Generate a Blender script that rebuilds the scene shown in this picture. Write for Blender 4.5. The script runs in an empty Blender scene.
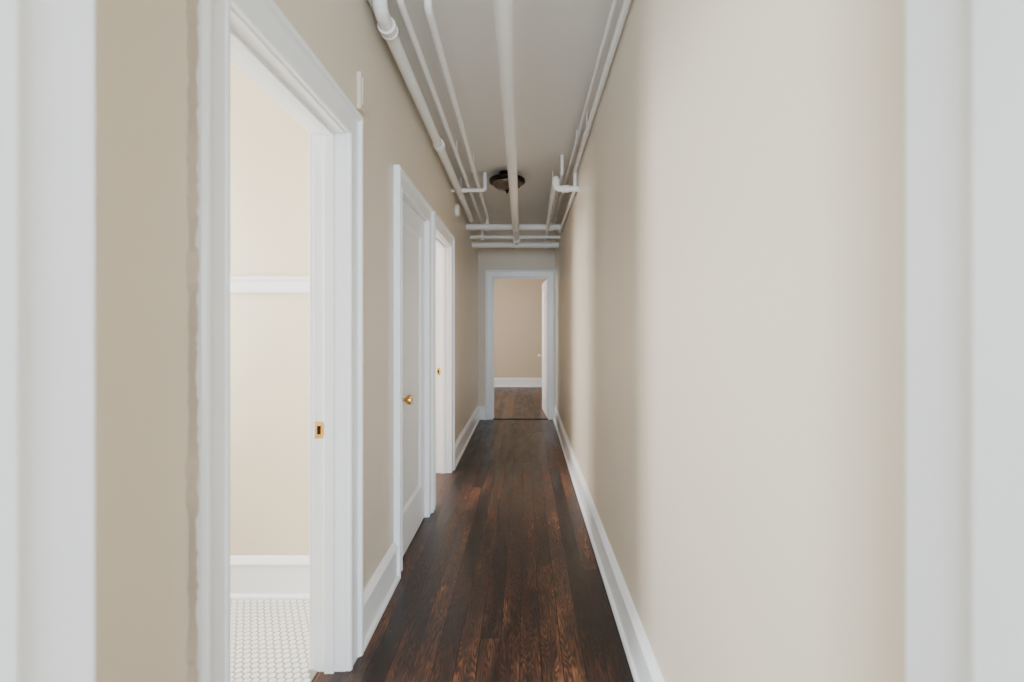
import bpy, bmesh, math, random
from mathutils import Vector, Matrix
random.seed(3)
S=bpy.context.scene
F=480.0; H=2.75; CH=1.30
XL=-.68; XR=.435; T=.122; XB=XL-T
YN=.475; YE=6.9

# ---------------------------------------------------------------- materials
def newmat(name):
    m=bpy.data.materials.new(name); m.use_nodes=True
    nt=m.node_tree; b=nt.nodes['Principled BSDF']
    return m,nt,b
def N(nt,t,**k):
    n=nt.nodes.new(t)
    for a,v in k.items(): setattr(n,a,v)
    return n
def math_(nt,op,a,b=None,c=None):
    n=nt.nodes.new('ShaderNodeMath'); n.operation=op
    for i,v in enumerate((a,b,c)):
        if v is None: continue
        if isinstance(v,(int,float)): n.inputs[i].default_value=v
        else: nt.links.new(v,n.inputs[i])
    return n.outputs[0]
def paint(name,col,rough=.5,bump=.05,scale=220,var=.03,spec=.5):
    m,nt,b=newmat(name)
    tc=N(nt,'ShaderNodeTexCoord')
    n1=N(nt,'ShaderNodeTexNoise'); n1.inputs['Scale'].default_value=1.7; n1.inputs['Detail'].default_value=3
    nt.links.new(tc.outputs['Object'],n1.inputs['Vector'])
    mx=N(nt,'ShaderNodeMix',data_type='RGBA')
    mx.inputs[6].default_value=(*[c*(1-var) for c in col],1); mx.inputs[7].default_value=(*[min(1,c*(1+var)) for c in col],1)
    nt.links.new(n1.outputs['Fac'],mx.inputs[0]); nt.links.new(mx.outputs[2],b.inputs['Base Color'])
    n2=N(nt,'ShaderNodeTexNoise'); n2.inputs['Scale'].default_value=scale; n2.inputs['Detail'].default_value=2
    nt.links.new(tc.outputs['Object'],n2.inputs['Vector'])
    bp=N(nt,'ShaderNodeBump'); bp.inputs['Strength'].default_value=bump; bp.inputs['Distance'].default_value=.002
    nt.links.new(n2.outputs['Fac'],bp.inputs['Height']); nt.links.new(bp.outputs[0],b.inputs['Normal'])
    b.inputs['Roughness'].default_value=rough
    b.inputs['Specular IOR Level'].default_value=spec
    return m
M_wall=paint('wall_paint_beige',(.715,.62,.49),.38,.12,160,.015)
M_bath=paint('bath_paint_cream',(.72,.62,.455),.5,.08,160,.015)
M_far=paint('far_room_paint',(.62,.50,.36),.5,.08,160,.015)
M_ceil=paint('ceiling_paint',(.79,.75,.685),.6,.1,120,.015)
M_trim=paint('trim_gloss_white',(.88,.88,.88),.3,.06,45,.01)
M_pipe=paint('pipe_paint',(.86,.83,.78),.4,.12,60)
M_plas=paint('plastic_ivory',(.80,.76,.66),.4,.02,50)
M_chime=paint('chime_beige',(.70,.61,.48),.45,.02,50)
M_caulk=paint('old_caulk',(.60,.50,.39),.8,.5,80,.3)
M_door=paint('door_white',(.86,.86,.855),.33,.06,40,.01)
def metal(name,col,rough):
    m,nt,b=newmat(name)
    tc=N(nt,'ShaderNodeTexCoord'); n=N(nt,'ShaderNodeTexNoise'); n.inputs['Scale'].default_value=60
    nt.links.new(tc.outputs['Object'],n.inputs['Vector'])
    r=N(nt,'ShaderNodeMapRange'); r.inputs['To Min'].default_value=rough*.7; r.inputs['To Max'].default_value=rough*1.4
    nt.links.new(n.outputs['Fac'],r.inputs['Value']); nt.links.new(r.outputs[0],b.inputs['Roughness'])
    b.inputs['Base Color'].default_value=(*col,1); b.inputs['Metallic'].default_value=1
    return m
M_brass=metal('aged_brass',(.78,.50,.16),.25)
M_bronze=metal('oiled_bronze',(.03,.02,.015),.45)
m,nt,b=newmat('alabaster_glass'); M_glass=m
n=N(nt,'ShaderNodeTexNoise'); n.inputs['Scale'].default_value=9; n.inputs['Detail'].default_value=5; n.inputs['Distortion'].default_value=1.5
cr=N(nt,'ShaderNodeValToRGB'); cr.color_ramp.elements[0].color=(.05,.03,.018,1); cr.color_ramp.elements[1].color=(.18,.12,.07,1)
nt.links.new(n.outputs['Fac'],cr.inputs[0]); nt.links.new(cr.outputs[0],b.inputs['Base Color']); b.inputs['Roughness'].default_value=.25

# wood floor
def wood():
    m,nt,b=newmat('dark_strip_wood')
    L=nt.links.new
    tc=N(nt,'ShaderNodeTexCoord'); sp=N(nt,'ShaderNodeSeparateXYZ'); L(tc.outputs['Object'],sp.inputs[0])
    X,Y=sp.outputs[0],sp.outputs[1]
    px=math_(nt,'DIVIDE',math_(nt,'ADD',X,5.0),.083)
    idx=math_(nt,'FLOOR',px); fr=math_(nt,'FRACT',px)
    wn=N(nt,'ShaderNodeTexWhiteNoise',noise_dimensions='1D'); L(idx,wn.inputs['W']); rnd=wn.outputs['Value']
    yy=math_(nt,'DIVIDE',math_(nt,'ADD',math_(nt,'ADD',Y,20.),math_(nt,'MULTIPLY',rnd,9.)),2.3)
    sg=math_(nt,'FLOOR',yy); fy=math_(nt,'FRACT',yy)
    cb=N(nt,'ShaderNodeCombineXYZ'); L(idx,cb.inputs[0]); L(sg,cb.inputs[1])
    w2=N(nt,'ShaderNodeTexWhiteNoise',noise_dimensions='3D'); L(cb.outputs[0],w2.inputs['Vector']); pr=w2.outputs['Value']
    g=N(nt,'ShaderNodeCombineXYZ'); L(math_(nt,'MULTIPLY',X,150.),g.inputs[0]); L(math_(nt,'MULTIPLY',Y,11.),g.inputs[1]); L(math_(nt,'MULTIPLY',pr,60.),g.inputs[2])
    gn=N(nt,'ShaderNodeTexNoise'); gn.inputs['Scale'].default_value=1.; gn.inputs['Detail'].default_value=5; gn.inputs['Roughness'].default_value=.6; L(g.outputs[0],gn.inputs['Vector'])
    g2=N(nt,'ShaderNodeCombineXYZ'); L(math_(nt,'MULTIPLY',math_(nt,'SUBTRACT',fr,.5),1.25),g2.inputs[0]); L(math_(nt,'MULTIPLY',Y,1.7),g2.inputs[1]); L(math_(nt,'MULTIPLY',pr,37.),g2.inputs[2])
    cn=N(nt,'ShaderNodeTexNoise'); cn.inputs['Scale'].default_value=1.5; cn.inputs['Detail'].default_value=2; cn.inputs['Roughness'].default_value=.35; L(g2.outputs[0],cn.inputs['Vector'])
    rings=math_(nt,'ABSOLUTE',math_(nt,'SINE',math_(nt,'MULTIPLY',math_(nt,'ADD',cn.outputs['Fac'],math_(nt,'MULTIPLY',gn.outputs['Fac'],.035)),62.)))
    wv=N(nt,'ShaderNodeCombineXYZ'); L(math_(nt,'MULTIPLY',X,10.),wv.inputs[0]); L(math_(nt,'MULTIPLY',Y,2.0),wv.inputs[1]); L(math_(nt,'MULTIPLY',pr,14.),wv.inputs[2])
    wr=N(nt,'ShaderNodeTexNoise'); wr.inputs['Scale'].default_value=1.; wr.inputs['Detail'].default_value=7; wr.inputs['Roughness'].default_value=.66; L(wv.outputs[0],wr.inputs['Vector'])
    t=math_(nt,'ADD',math_(nt,'MULTIPLY',pr,.38),math_(nt,'MULTIPLY',math_(nt,'SUBTRACT',gn.outputs['Fac'],.1),.62))
    t=math_(nt,'ADD',t,math_(nt,'MULTIPLY',rings,.28))
    t=math_(nt,'ADD',t,math_(nt,'MULTIPLY',math_(nt,'SUBTRACT',wr.outputs['Fac'],.665),1.15))
    # sparse pale scuffs and scratches where the finish is worn through
    sv=N(nt,'ShaderNodeCombineXYZ'); L(math_(nt,'MULTIPLY',X,60.),sv.inputs[0]); L(math_(nt,'MULTIPLY',Y,7.),sv.inputs[1])
    sn=N(nt,'ShaderNodeTexNoise'); sn.inputs['Scale'].default_value=1.; sn.inputs['Detail'].default_value=4; sn.inputs['Roughness'].default_value=.55; L(sv.outputs[0],sn.inputs['Vector'])
    sc=N(nt,'ShaderNodeMapRange'); sc.inputs['From Min'].default_value=.70; sc.inputs['From Max'].default_value=.78; L(sn.outputs['Fac'],sc.inputs['Value'])
    cr=N(nt,'ShaderNodeValToRGB'); e=cr.color_ramp.elements
    e[0].position=.25; e[0].color=(.011,.006,.005,1)
    e[1].position=1.; e[1].color=(.50,.25,.12,1)
    for p,c in ((.42,(.026,.012,.009)),(.56,(.058,.024,.015)),(.68,(.12,.045,.022)),(.80,(.25,.098,.040))):
        q=e.new(p); q.color=(*c,1)
    L(t,cr.inputs[0])
    ms=N(nt,'ShaderNodeMix',data_type='RGBA'); L(math_(nt,'MULTIPLY',sc.outputs[0],.55),ms.inputs[0]); L(cr.outputs[0],ms.inputs[6]); ms.inputs[7].default_value=(.42,.26,.15,1)
    gx=math_(nt,'LESS_THAN',math_(nt,'MINIMUM',fr,math_(nt,'SUBTRACT',1.,fr)),.026)
    gy=math_(nt,'LESS_THAN',fy,.0014)
    gap=math_(nt,'MAXIMUM',gx,gy)
    mx=N(nt,'ShaderNodeMix',data_type='RGBA'); L(gap,mx.inputs[0]); L(ms.outputs[2],mx.inputs[6]); mx.inputs[7].default_value=(.005,.003,.002,1)
    L(mx.outputs[2],b.inputs['Base Color'])
    ro=N(nt,'ShaderNodeMapRange'); L(wr.outputs['Fac'],ro.inputs['Value']); ro.inputs['From Min'].default_value=.3; ro.inputs['From Max'].default_value=.7
    ro.inputs['To Min'].default_value=.27; ro.inputs['To Max'].default_value=.50; L(ro.outputs[0],b.inputs['Roughness'])
    bp=N(nt,'ShaderNodeBump'); bp.inputs['Strength'].default_value=.6; bp.inputs['Distance'].default_value=.002
    L(math_(nt,'SUBTRACT',math_(nt,'ADD',math_(nt,'MULTIPLY',gn.outputs['Fac'],.5),math_(nt,'MULTIPLY',pr,.3)),gap),bp.inputs['Height']); L(bp.outputs[0],b.inputs['Normal'])
    return m
M_wood=wood()
M_tile=paint('white_hex_porcelain',(.70,.68,.63),.25,.02,30,.06)
M_grout=paint('grout_grey',(.24,.22,.19),.8,.3,90,.1)

# ---------------------------------------------------------------- mesh helpers
def mkobj(name,bm,mats,parent=None,smooth=False):
    bmesh.ops.recalc_face_normals(bm,faces=bm.faces)
    me=bpy.data.meshes.new(name); bm.to_mesh(me); bm.free()
    for m in (mats if isinstance(mats,(list,tuple)) else [mats]): me.materials.append(m)
    if smooth:
        for p in me.polygons: p.use_smooth=True
    o=bpy.data.objects.new(name,me); S.collection.objects.link(o)
    if smooth:
        try: me.set_sharp_from_angle(angle=math.radians(40))
        except Exception: pass
    if parent: o.parent=parent
    return o
def addbox(bm,x0,x1,y0,y1,z0,z1,mi=0,bev=0):
    r=bmesh.ops.create_cube(bm,size=1,matrix=Matrix.Translation(((x0+x1)/2,(y0+y1)/2,(z0+z1)/2))@Matrix.Diagonal((abs(x1-x0),abs(y1-y0),abs(z1-z0),1)))
    fs=set(f for v in r['verts'] for f in v.link_faces)
    for f in fs: f.material_index=mi
    if bev:
        es=list(set(e for v in r['verts'] for e in v.link_edges))
        bmesh.ops.bevel(bm,geom=es,offset=bev,segments=2,affect='EDGES',profile=.5)
def boxes(name,lst,mat,parent=None,bev=0):
    bm=bmesh.new()
    for b in lst: addbox(bm,*b,bev=bev)
    return mkobj(name,bm,mat,parent)
def empty(name,loc=(0,0,0)):
    o=bpy.data.objects.new(name,None); o.location=loc; o.empty_display_size=.1; S.collection.objects.link(o); return o

# ---------------------------------------------------------------- shell
ZD=2.04
doors=[(1.085,1.82),(2.60,3.31),(3.56,4.33)]
J=.02
def wall_with_openings(lo,hi,ops,fix0,fix1,axis='y',top=H,name='w',mat=None,sill=None):
    L=[]; c=lo
    def add(a,b_,z0,z1):
        if axis=='y': L.append((fix0,fix1,a,b_,z0,z1))
        else: L.append((a,b_,fix0,fix1,z0,z1))
    for o in ops:
        a,b_,z0,z1=o
        add(c,a,0,top)
        if z0>0: add(a,b_,0,z0)
        add(a,b_,z1,top); c=b_
    add(c,hi,0,top)
    return boxes(name,L,mat)
wl=wall_with_openings(YN,YE,[(a-J,b_+J,0,ZD+J) for a,b_ in doors],XB,XL,name='wall_left',mat=M_wall)
boxes('wall_right',[(XR,XR+T,YN-.145,YE+.13,0,H)],M_wall)
EX0,EX1=-.46,.33
wall_with_openings(-2.4,2.6,[(EX0-J,EX1+J,0,ZD+J)],YE,YE+T,axis='x',name='wall_end',mat=M_wall)
NX0,NX1=-.425,.376; NZ=2.62  # unseen head raised to let extra light from behind onto ceiling and pipes
wall_with_openings(-2.4,2.4,[(NX0-J,NX1+J,0,NZ+J)],.33,YN,axis='x',name='wall_near',mat=M_wall)
wall_with_openings(-2.4,2.4,[(-1.7,-.05,.7,2.45),(.05,1.7,.7,2.45)],-3.2,-3.07,axis='x',name='wall_back',mat=M_wall)
boxes('wall_back_left',[(-2.53,-2.4,-3.2,.33,0,H)],M_wall)
boxes('wall_back_right',[(2.4,2.53,-3.2,.33,0,H)],M_wall)
BY=2.33
WB0,WB1=1.62,2.2
wall_with_openings(YN,BY+.11,[(WB0,WB1,.85,2.25)],-2.53,-2.4,name='wall_bath_left',mat=M_bath)
boxes('wall_bath_far',[(-2.4,XB,BY,BY+.11,0,H)],M_bath)
boxes('wall_bath_inner',[(XB-.006,XB,YN,doors[0][0]-J,0,H),(XB-.006,XB,1.84,BY,0,H),(XB-.006,XB,doors[0][0]-J,1.84,ZD+J,H)],M_bath)
wall_with_openings(BY+.11,6.9,[(3.7,5.0,.8,2.2)],-3.0,-2.87,name='wall_bedroom_left',mat=M_wall)
boxes('wall_bedroom_near',[(-2.87,XB,3.36,3.43,0,H)],M_wall)
boxes('wall_bedroom_far',[(-2.87,XB,5.4,5.5,0,H)],M_wall)
FY=10.8
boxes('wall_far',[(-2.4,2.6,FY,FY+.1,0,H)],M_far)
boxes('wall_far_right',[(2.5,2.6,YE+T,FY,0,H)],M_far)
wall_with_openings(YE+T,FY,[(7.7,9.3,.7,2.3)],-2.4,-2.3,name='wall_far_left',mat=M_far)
boxes('floor',[(-3.0,2.6,-3.2,FY+.1,-.1,0)],M_wood)
boxes('ceiling',[(-3.0,2.6,-3.2,FY+.1,H,H+.1)],M_ceil)

# bathroom hex tile floor
bm=bmesh.new()
TX0,TX1,TY0,TY1=-2.4,-.785,YN,BY
D0,D1=doors[0]
addbox(bm,TX0,XB+.003,TY0,TY1,0,.006,mi=1)
addbox(bm,XB+.002,TX1,D0+.003,D1-.003,0,.006,mi=1)
R=.0155; dx=R*math.sqrt(3)+.0045; dy=dx*math.sqrt(3)/2
r_=0; y=TY0+.014
while y<TY1-.01:
    x=TX0+.014+(dx/2 if r_%2 else 0)
    while x<TX1-.008:
        if x<XB-.01 or (D0+.02<y<D1-.02):
            if y>1.0:
                vb=[bm.verts.new((x+R*math.sin(k*math.pi/3),y+R*math.cos(k*math.pi/3),.006)) for k in range(6)]
                vt=[bm.verts.new((x+R*.88*math.sin(k*math.pi/3),y+R*.88*math.cos(k*math.pi/3),.0078)) for k in range(6)]
                bm.faces.new(vt)
                for k in range(6): bm.faces.new((vb[k],vb[(k+1)%6],vt[(k+1)%6],vt[k]))
        x+=dx
    y+=dy; r_+=1
mkobj('floor_bathroom_tile',bm,[M_tile,M_grout])

# ---------------------------------------------------------------- casings
PROF=[(0.004,0),(0.004,.016),(.010,.020),(.018,.0205),(.022,.016),(.078,.018),(.083,.023),(.088,.031),(.100,.033),(.108,.031),(.112,.024),(.112,0)]
def casing(bm,a,b_,zt,fixed,sgn,axis='y',prof=PROF,clip=None,clipa=None):
    rows=[]
    for u,v in prof:
        ya,yb=a-u,b_+u
        if clip is not None: yb=min(yb,clip)
        if clipa is not None: ya=max(ya,clipa)
        pts=[(ya,0),(ya,zt+u),(yb,zt+u),(yb,0)]
        row=[]
        for p,z in pts:
            d=fixed+sgn*v
            row.append(bm.verts.new((d,p,z) if axis=='y' else (p,d,z)))
        rows.append(row)
    for i in range(len(rows)):
        r0,r1=rows[i],rows[(i+1)%len(rows)]
        for k in range(3): bm.faces.new((r0[k],r0[k+1],r1[k+1],r1[k]))
    bm.faces.new([r[0] for r in rows]); bm.faces.new([r[3] for r in rows])
def jamb(bm,a,b_,zt,f0,f1,axis='y',stop=None):
    def ad(p0,p1,q0,q1,z0,z1):
        if axis=='y': addbox(bm,q0,q1,p0,p1,z0,z1,bev=.0015)
        else: addbox(bm,p0,p1,q0,q1,z0,z1,bev=.0015)
    ad(a-J,a,f0,f1,0,zt+J); ad(b_,b_+J,f0,f1,0,zt+J); ad(a,b_,f0,f1,zt,zt+J)
    if stop:
        s0,s1=stop
        ad(a,a+.012,s0,s1,0,zt); ad(b_-.012,b_,s0,s1,0,zt); ad(a+.012,b_-.012,s0,s1,zt-.012,zt)
for i,(a,b_) in enumerate(doors):
    bm=bmesh.new()
    casing(bm,a,b_,ZD,XL,1)
    if i!=1: casing(bm,a,b_,ZD,XB,-1)
    st=(XB+.045,XB+.08) if i!=1 else (XB+.022,XB+.060)
    jamb(bm,a,b_,ZD,XB,XL,stop=st)
    mkobj('trim_%d'%(i+1),bm,M_trim)
bm=bmesh.new(); casing(bm,EX0,EX1,ZD,YE,-1,axis='x',clip=XR-.001); casing(bm,EX0,EX1,ZD,YE+T,1,axis='x',clip=XR+.2)
jamb(bm,EX0,EX1,ZD,YE,YE+T,axis='x',stop=(YE+.03,YE+.065)); mkobj('trim_4',bm,M_trim)
bm=bmesh.new(); jamb(bm,NX0,NX1,NZ,.33,YN+.0,axis='x',stop=(.34,.392)); casing(bm,NX0,NX1,NZ,.33,-1,axis='x')
mkobj('trim_5',bm,M_trim)
# ragged caulk / paint build-up along the near casing's outer edge
bm=bmesh.new(); z=0; prev=None; w=.004
while z<2.15:
    w=min(.013,max(.001,w+random.uniform(-.005,.005))); d=random.uniform(.001,.006)
    ye=doors[0][0]-.112
    row=[bm.verts.new(p) for p in ((XL,ye-w,z),(XL+d,ye-w*.6,z),(XL+.010+d,ye-w*.2,z),(XL+.016+d,ye+.001,z))]
    if prev:
        for k in range(3): bm.faces.new((prev[k],prev[k+1],row[k+1],row[k]))
    prev=row; z+=random.uniform(.006,.022)
mkobj('trim_caulk',bm,M_caulk)

# ---------------------------------------------------------------- baseboards
BP=[(0,0),(.032,0),(.032,.010),(.027,.019),(.020,.023),(.018,.03),(.018,.155),(.023,.163),(.023,.170),(.017,.180),(.011,.190),(.006,.198),(0,.20)]
def baseboard(bm,p0,p1,fixed,sgn,axis='y',prof=BP):
    A=[];B=[]
    for v,z in prof:
        d=fixed+sgn*v
        if axis=='y': A.append(bm.verts.new((d,p0,z))); B.append(bm.verts.new((d,p1,z)))
        else: A.append(bm.verts.new((p0,d,z))); B.append(bm.verts.new((p1,d,z)))
    for k in range(len(A)):
        k2=(k+1)%len(A); bm.faces.new((A[k],A[k2],B[k2],B[k]))
    bm.faces.new(A); bm.faces.new(B)
bm=bmesh.new()
for a,b_ in ((YN,doors[0][0]-.113),(doors[0][1]+.113,doors[1][0]-.113),(doors[2][1]+.113,YE)): baseboard(bm,a,b_,XL,1)
mkobj('baseboard_left',bm,M_trim)
bm=bmesh.new(); baseboard(bm,YN,YE-.035,XR,-1); mkobj('baseboard_right',bm,M_trim)
bm=bmesh.new(); baseboard(bm,XL+.02,EX0-.113,YE,-1,'x'); mkobj('baseboard_end',bm,M_trim)
bm=bmesh.new(); baseboard(bm,-2.3,2.5,FY,-1,'x'); mkobj('baseboard_far',bm,M_trim)
bm=bmesh.new(); baseboard(bm,-2.4,XB-.007,BY,-1,'x'); mkobj('baseboard_bathroom',bm,M_trim)
RP=[(0,1.475),(.012,1.477),(.016,1.49),(.016,1.53),(.026,1.54),(.026,1.552),(0,1.556)]
bm=bmesh.new(); baseboard(bm,-2.4,XB-.007,BY,-1,'x',prof=RP); mkobj('trim_chair_rail',bm,M_trim)
boxes('trim_threshold',[(EX0,EX1,YE-.005,YE+T,0,.012)],M_wood,bev=.004)

# ---------------------------------------------------------------- windows
def window(name,fix0,fix1,a,b_,z0,z1,axis,inner):
    L=[]
    def ad(p0,p1,q0,q1,za,zb):
        L.append((q0,q1,p0,p1,za,zb) if axis=='y' else (p0,p1,q0,q1,za,zb))
    m_=(fix0+fix1)/2; w=.045; f=(m_-.02,m_+.02)
    ad(a,a+w,*f,z0,z1); ad(b_-w,b_,*f,z0,z1); ad(a+w,b_-w,*f,z0,z0+w); ad(a+w,b_-w,*f,z1-w,z1)
    zm=(z0+z1)/2; ad(a+w,b_-w,*f,zm-.02,zm+.02)
    q=(inner,inner+.02) if inner>=fix1-1e-6 else (inner-.02,inner)
    cw=.045
    ad(a-cw,a,*q,z0-.02,z1+.09); ad(b_,b_+cw,*q,z0-.02,z1+.09); ad(a,b_,*q,z1,z1+.09); ad(a-cw,b_+cw,*q,z0-.05,z0-.02)
    boxes(name,L,M_trim)
window('window_1',-2.53,-2.4,WB0,WB1,.85,2.25,'y',-2.4)
window('window_2',-3.0,-2.87,3.7,5.0,.8,2.2,'y',-2.87)
window('window_3',-2.4,-2.3,7.7,9.3,.7,2.3,'y',-2.3)
window('window_4',-3.2,-3.07,-1.7,-.05,.7,2.45,'x',-3.07)
window('added_window',-3.2,-3.07,.05,1.7,.7,2.45,'x',-3.07)  # unseen extra window, added so direct light also reaches the left hall wall

# ---------------------------------------------------------------- lathe / tube
def lathe(bm,prof,mat=Matrix(),seg=40,mi=0):
    rings=[]
    for r,z in prof:
        if r<1e-6: rings.append([bm.verts.new(mat@Vector((0,0,z)))])
        else: rings.append([bm.verts.new(mat@Vector((r*math.cos(2*math.pi*k/seg),r*math.sin(2*math.pi*k/seg),z))) for k in range(seg)])
    for a,b_ in zip(rings,rings[1:]):
        for k in range(seg):
            k2=(k+1)%seg
            if len(a)==1 and len(b_)==1: continue
            if len(a)==1: f=bm.faces.new((a[0],b_[k],b_[k2]))
            elif len(b_)==1: f=bm.faces.new((a[k],a[k2],b_[0]))
            else: f=bm.faces.new((a[k],a[k2],b_[k2],b_[k]))
            f.material_index=mi
def fillet(pts,rad,n=7):
    P=[Vector(p) for p in pts]; out=[P[0]]
    for i in range(1,len(P)-1):
        d0=(P[i-1]-P[i]); d1=(P[i+1]-P[i]); r=min(rad,d0.length*.49,d1.length*.49)
        a=P[i]+d0.normalized()*r; c=P[i]+d1.normalized()*r
        for k in range(n+1):
            t=k/n; out.append(a*(1-t)**2+P[i]*2*t*(1-t)+c*t*t)
    out.append(P[-1]); return out
def tube(bm,pts,r,seg=20,rad=None):
    P=fillet(pts,rad if rad else r*2.2)
    t0=(P[1]-P[0]).normalized(); up=Vector((0,0,1)) if abs(t0.z)<.9 else Vector((1,0,0))
    n=t0.cross(up).normalized(); rings=[]
    for i,p in enumerate(P):
        t=((P[min(i+1,len(P)-1)]-P[max(i-1,0)])).normalized()
        n=(n-t*n.dot(t)).normalized(); b_=t.cross(n)
        rings.append([bm.verts.new(p+r*(math.cos(2*math.pi*k/seg)*n+math.sin(2*math.pi*k/seg)*b_)) for k in range(seg)])
    for a,c in zip(rings,rings[1:]):
        for k in range(seg):
            k2=(k+1)%seg; bm.faces.new((a[k],a[k2],c[k2],c[k]))
    bm.faces.new(rings[0]); bm.faces.new(rings[-1])
def coupling(bm,p,d,r,l=.04):
    p=Vector(p); d=Vector(d).normalized()
    tube(bm,[p-d*l/2,p+d*l/2],r*1.22)
    for s in (-1,1): tube(bm,[p+d*(s*l/2-.004),p+d*(s*l/2+.004)],r*1.34)
def pipe(name,pts,r,coup=(),hang=(),rad=None):
    bm=bmesh.new(); tube(bm,pts,r,rad=rad)
    for p,d in coup: coupling(bm,p,d,r)
    for p in hang:
        p=Vector(p); tube(bm,[p-Vector((0,.010,0)),p+Vector((0,.010,0))],r+.003)
        addbox(bm,p.x-.004,p.x+.004,p.y-.005,p.y+.005,p.z+r,H)
    return mkobj(name,bm,M_pipe,smooth=True)
Z=H
zc=2.56
pipe('ceiling_pipe',[(-.075,YN,zc),(-.11,6.22,zc-.15)],.036,
     coup=[((-.107,5.95,zc-.143),(0,1,-.026))],hang=[(-.104,5.4,zc-.129)])
pipe('ceiling_pipe',[(-.605,2.0,Z),(-.605,2.0,2.63),(-.62,5.55,2.56)],.03,rad=.07,
     coup=[((-.605,2.12,2.628),(0,1,0)),((-.605,2.0,2.72),(0,0,1)),((-.61,3.4,2.605),(0,1,0))],hang=[(-.615,4.6,2.578)])
pipe('ceiling_pipe',[(-.41,2.02,Z),(-.41,2.02,2.655),(-.44,5.6,2.60),(-.44,5.6,2.45)],.017,rad=.06,
     hang=[(-.43,4.0,2.627)])
pipe('ceiling_pipe',[(-.52,1.98,Z),(-.52,1.98,2.665),(-.53,5.95,2.60),(-.53,5.95,2.40)],.015,rad=.06,hang=[(-.525,3.7,2.638)])
pipe('ceiling_pipe',[(-.655,YN,2.70),(-.655,6.2,2.70)],.013)
pipe('ceiling_pipe',[(XL,4.45,2.585),(-.37,4.45,2.585),(-.37,4.45,Z)],.017,rad=.03,coup=[((-.56,4.45,2.585),(1,0,0))])
pipe('ceiling_pipe',[(.412,YN,2.625),(.412,3.95,2.60),(.412,3.95,2.45),(.412,5.6,2.44)],.015,rad=.05,hang=[(.412,3.2,2.606)])
pipe('ceiling_pipe',[(.375,YN,2.66),(.375,6.25,2.66)],.011,hang=[(.375,3.5,2.66)])
pipe('ceiling_pipe',[(XR,3.9,2.44),(.25,3.9,2.44),(.25,3.9,2.53),(.27,6.2,2.47)],.024,rad=.04,
     coup=[((.25,3.9,2.49),(0,0,1)),((.33,3.9,2.44),(1,0,0))],hang=[(.254,4.4,2.517)])
pipe('ceiling_pipe',[(.31,4.0,Z),(.31,4.0,2.60),(.31,6.2,2.55)],.014,rad=.05)
pipe('ceiling_pipe',[(XL,5.6,2.49),(XR,5.6,2.49)],.036,coup=[((-.44,5.6,2.49),(1,0,0)),((.30,5.6,2.49),(1,0,0))])
pipe('ceiling_pipe',[(XL,5.95,2.44),(XR,5.95,2.44)],.02,coup=[((-.53,5.95,2.44),(1,0,0))])
pipe('ceiling_pipe',[(XL,6.22,2.39),(XR,6.22,2.39)],.038,coup=[((-.11,6.22,2.39),(1,0,0)),((.27,6.22,2.39),(1,0,0))])

# ---------------------------------------------------------------- ceiling light
lx,ly=-.165,4.45
e=empty('flush_mount_ceiling_light',(lx,ly,H))
bm=bmesh.new()
lathe(bm,[(0,0),(.075,0),(.075,-.018),(.06,-.03),(.05,-.05),(.14,-.056),(.158,-.060),(.166,-.068),(.166,-.090),(.158,-.098),(.140,-.100),(.13,-.092),(0,-.08)])
mkobj('bronze_pan',bm,M_bronze,e,True)
bm=bmesh.new()
lathe(bm,[(.138,-.090)]+[(.138*math.cos(t),-.094-.07*math.sin(t)) for t in [k*math.pi/2/12 for k in range(1,12)]]+[(0,-.164)])
mkobj('glass_bowl',bm,M_glass,e,True)
bm=bmesh.new(); lathe(bm,[(0,-.16),(.02,-.162),(.022,-.168),(.01,-.174),(.012,-.182),(.008,-.19),(0,-.193)],seg=20)
mkobj('finial',bm,M_bronze,e,True)

# ---------------------------------------------------------------- smoke detector + chime
RX=Matrix.Rotation(math.radians(90),4,'Y')
bm=bmesh.new(); lathe(bm,[(0,0),(.062,0),(.062,.012),(.055,.028),(.045,.036),(.02,.038),(0,.038)],Matrix.Translation((XL,4.73,2.47))@RX,32)
mkobj('smoke_detector',bm,M_plas,smooth=True)
bm=bmesh.new(); addbox(bm,XL,XL+.018,1.935,2.00,2.19,2.34,bev=.004); addbox(bm,XL+.018,XL+.023,1.945,1.99,2.21,2.32,bev=.002)
mkobj('door_chime',bm,M_chime)

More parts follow.
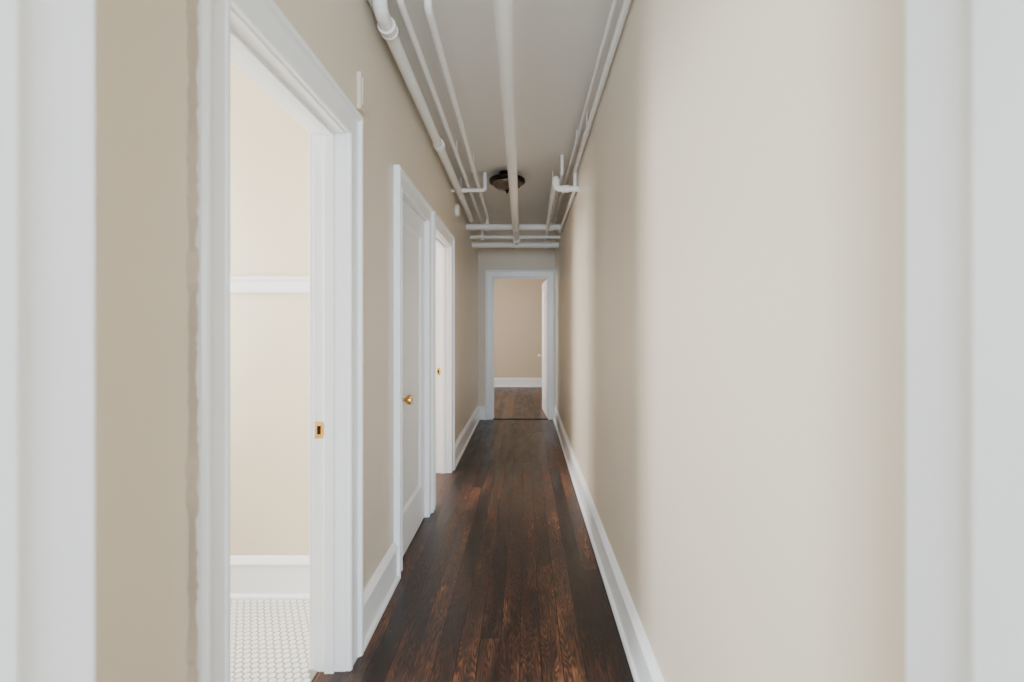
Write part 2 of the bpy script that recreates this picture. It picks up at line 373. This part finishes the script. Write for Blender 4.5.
# ---------------------------------------------------------------- doors
def knob(parent,loc,mat=M_brass,sgn=1):
    bm=bmesh.new()
    pr=[(0,0),(.028,0),(.028,.004),(.022,.008),(.010,.010),(.009,.03),(.016,.034),(.026,.042),(.029,.052),(.026,.062),(.016,.068),(0,.07)]
    Mx=Matrix.Translation(loc)@(RX if sgn>0 else Matrix.Rotation(math.radians(-90),4,'Y'))
    lathe(bm,pr,Mx,28); return mkobj('knob',bm,mat,parent,True)
def door_slab(name,w,h,loc,rot,kmat=M_brass,kz=.90):
    e=empty(name,loc); e.rotation_euler=(0,0,rot)
    t=.018; st=.11; bm=bmesh.new()
    rb=.24; rt=.12
    addbox(bm,-t,t,-st,0,0,h,bev=.001); addbox(bm,-t,t,-w,-w+st,0,h,bev=.001)
    addbox(bm,-t,t,-w+st,-st,0,rb); addbox(bm,-t,t,-w+st,-st,h-rt,h)
    addbox(bm,-.006,.006,-w+st,-st,rb,h-rt)
    for s in (-1,1):
        a0,a1,c0,c1=-w+st,-st,rb,h-rt; k=.022
        o=[bm.verts.new((s*t,y,z)) for y,z in ((a0,c0),(a1,c0),(a1,c1),(a0,c1))]
        i_=[bm.verts.new((s*.0065,y,z)) for y,z in ((a0+k,c0+k),(a1-k,c0+k),(a1-k,c1-k),(a0+k,c1-k))]
        for q in range(4): bm.faces.new((o[q],o[(q+1)%4],i_[(q+1)%4],i_[q]))
    mkobj('slab',bm,M_door,e)
    knob(e,(t,-w+.055,kz),kmat); knob(e,(-t,-w+.055,kz),kmat,sgn=-1)
    bm=bmesh.new()
    for z in (.25,1.75): 
        tube(bm,[(t+.004,-.002,z-.045),(t+.004,-.002,z+.045)],.006,seg=12)
    mkobj('hinges',bm,M_trim,e,True)
    return e
a,b_=doors[1]
door_slab('door_1',b_-a-.006,ZD-.012,(XL-.030,b_-.003,.008),0)
d=door_slab('door_2',.77,ZD-.02,(EX1+.005,YE+T+.036,.008),math.radians(183),kmat=M_plas,kz=.86)
def strike(y,z=.917):
    e=empty('door_strike_plate',(XB+.022,y,z))
    bm=bmesh.new(); addbox(bm,-.016,.016,-.003,0,-.032,.032,bev=.001); addbox(bm,.014,.024,-.009,0,-.018,.018,bev=.002)
    addbox(bm,-.007,.007,-.0035,-.0028,-.016,.016,mi=1)
    mkobj('plate',bm,[M_brass,M_bronze],e)
strike(doors[0][1]); strike(doors[2][1])

# ---------------------------------------------------------------- lights
def area(name,loc,direction,sx,sy,power,col):
    l=bpy.data.lights.new(name,'AREA'); l.shape='RECTANGLE'; l.size=sx; l.size_y=sy; l.energy=power; l.color=col
    o=bpy.data.objects.new(name,l); o.location=loc; o.rotation_euler=Vector(direction).to_track_quat('-Z','Y').to_euler(); S.collection.objects.link(o)
area('daylight_bath',(-2.6,1.91,1.57),(1,-.25,-.05),.62,1.45,185,(.90,.95,1))
area('daylight_bedroom',(-3.1,4.35,1.5),(1,0,-.05),1.3,1.5,220,(1,.97,.94))
area('daylight_far',(-2.52,8.5,1.5),(1,0,-.05),1.8,1.7,140,(1,.95,.89))
area('daylight_behind',(0,-3.35,1.6),(0,1,-.01),3.4,1.8,720,(.66,.83,1))
w=bpy.data.worlds.new('sky'); S.world=w; w.use_nodes=True
w.node_tree.nodes['Background'].inputs[0].default_value=(.75,.85,1,1); w.node_tree.nodes['Background'].inputs[1].default_value=1.0

# ---------------------------------------------------------------- camera
c=bpy.data.cameras.new('camera'); co=bpy.data.objects.new('camera',c); S.collection.objects.link(co)
co.location=(0,0,CH); co.rotation_euler=(math.radians(90),0,0)
c.sensor_width=36; c.lens=36*F/1024; c.shift_x=-13/1024; c.shift_y=-12/1024; c.clip_start=.02
c.dof.use_dof=True; c.dof.focus_distance=3.0; c.dof.aperture_fstop=2.0
S.camera=co
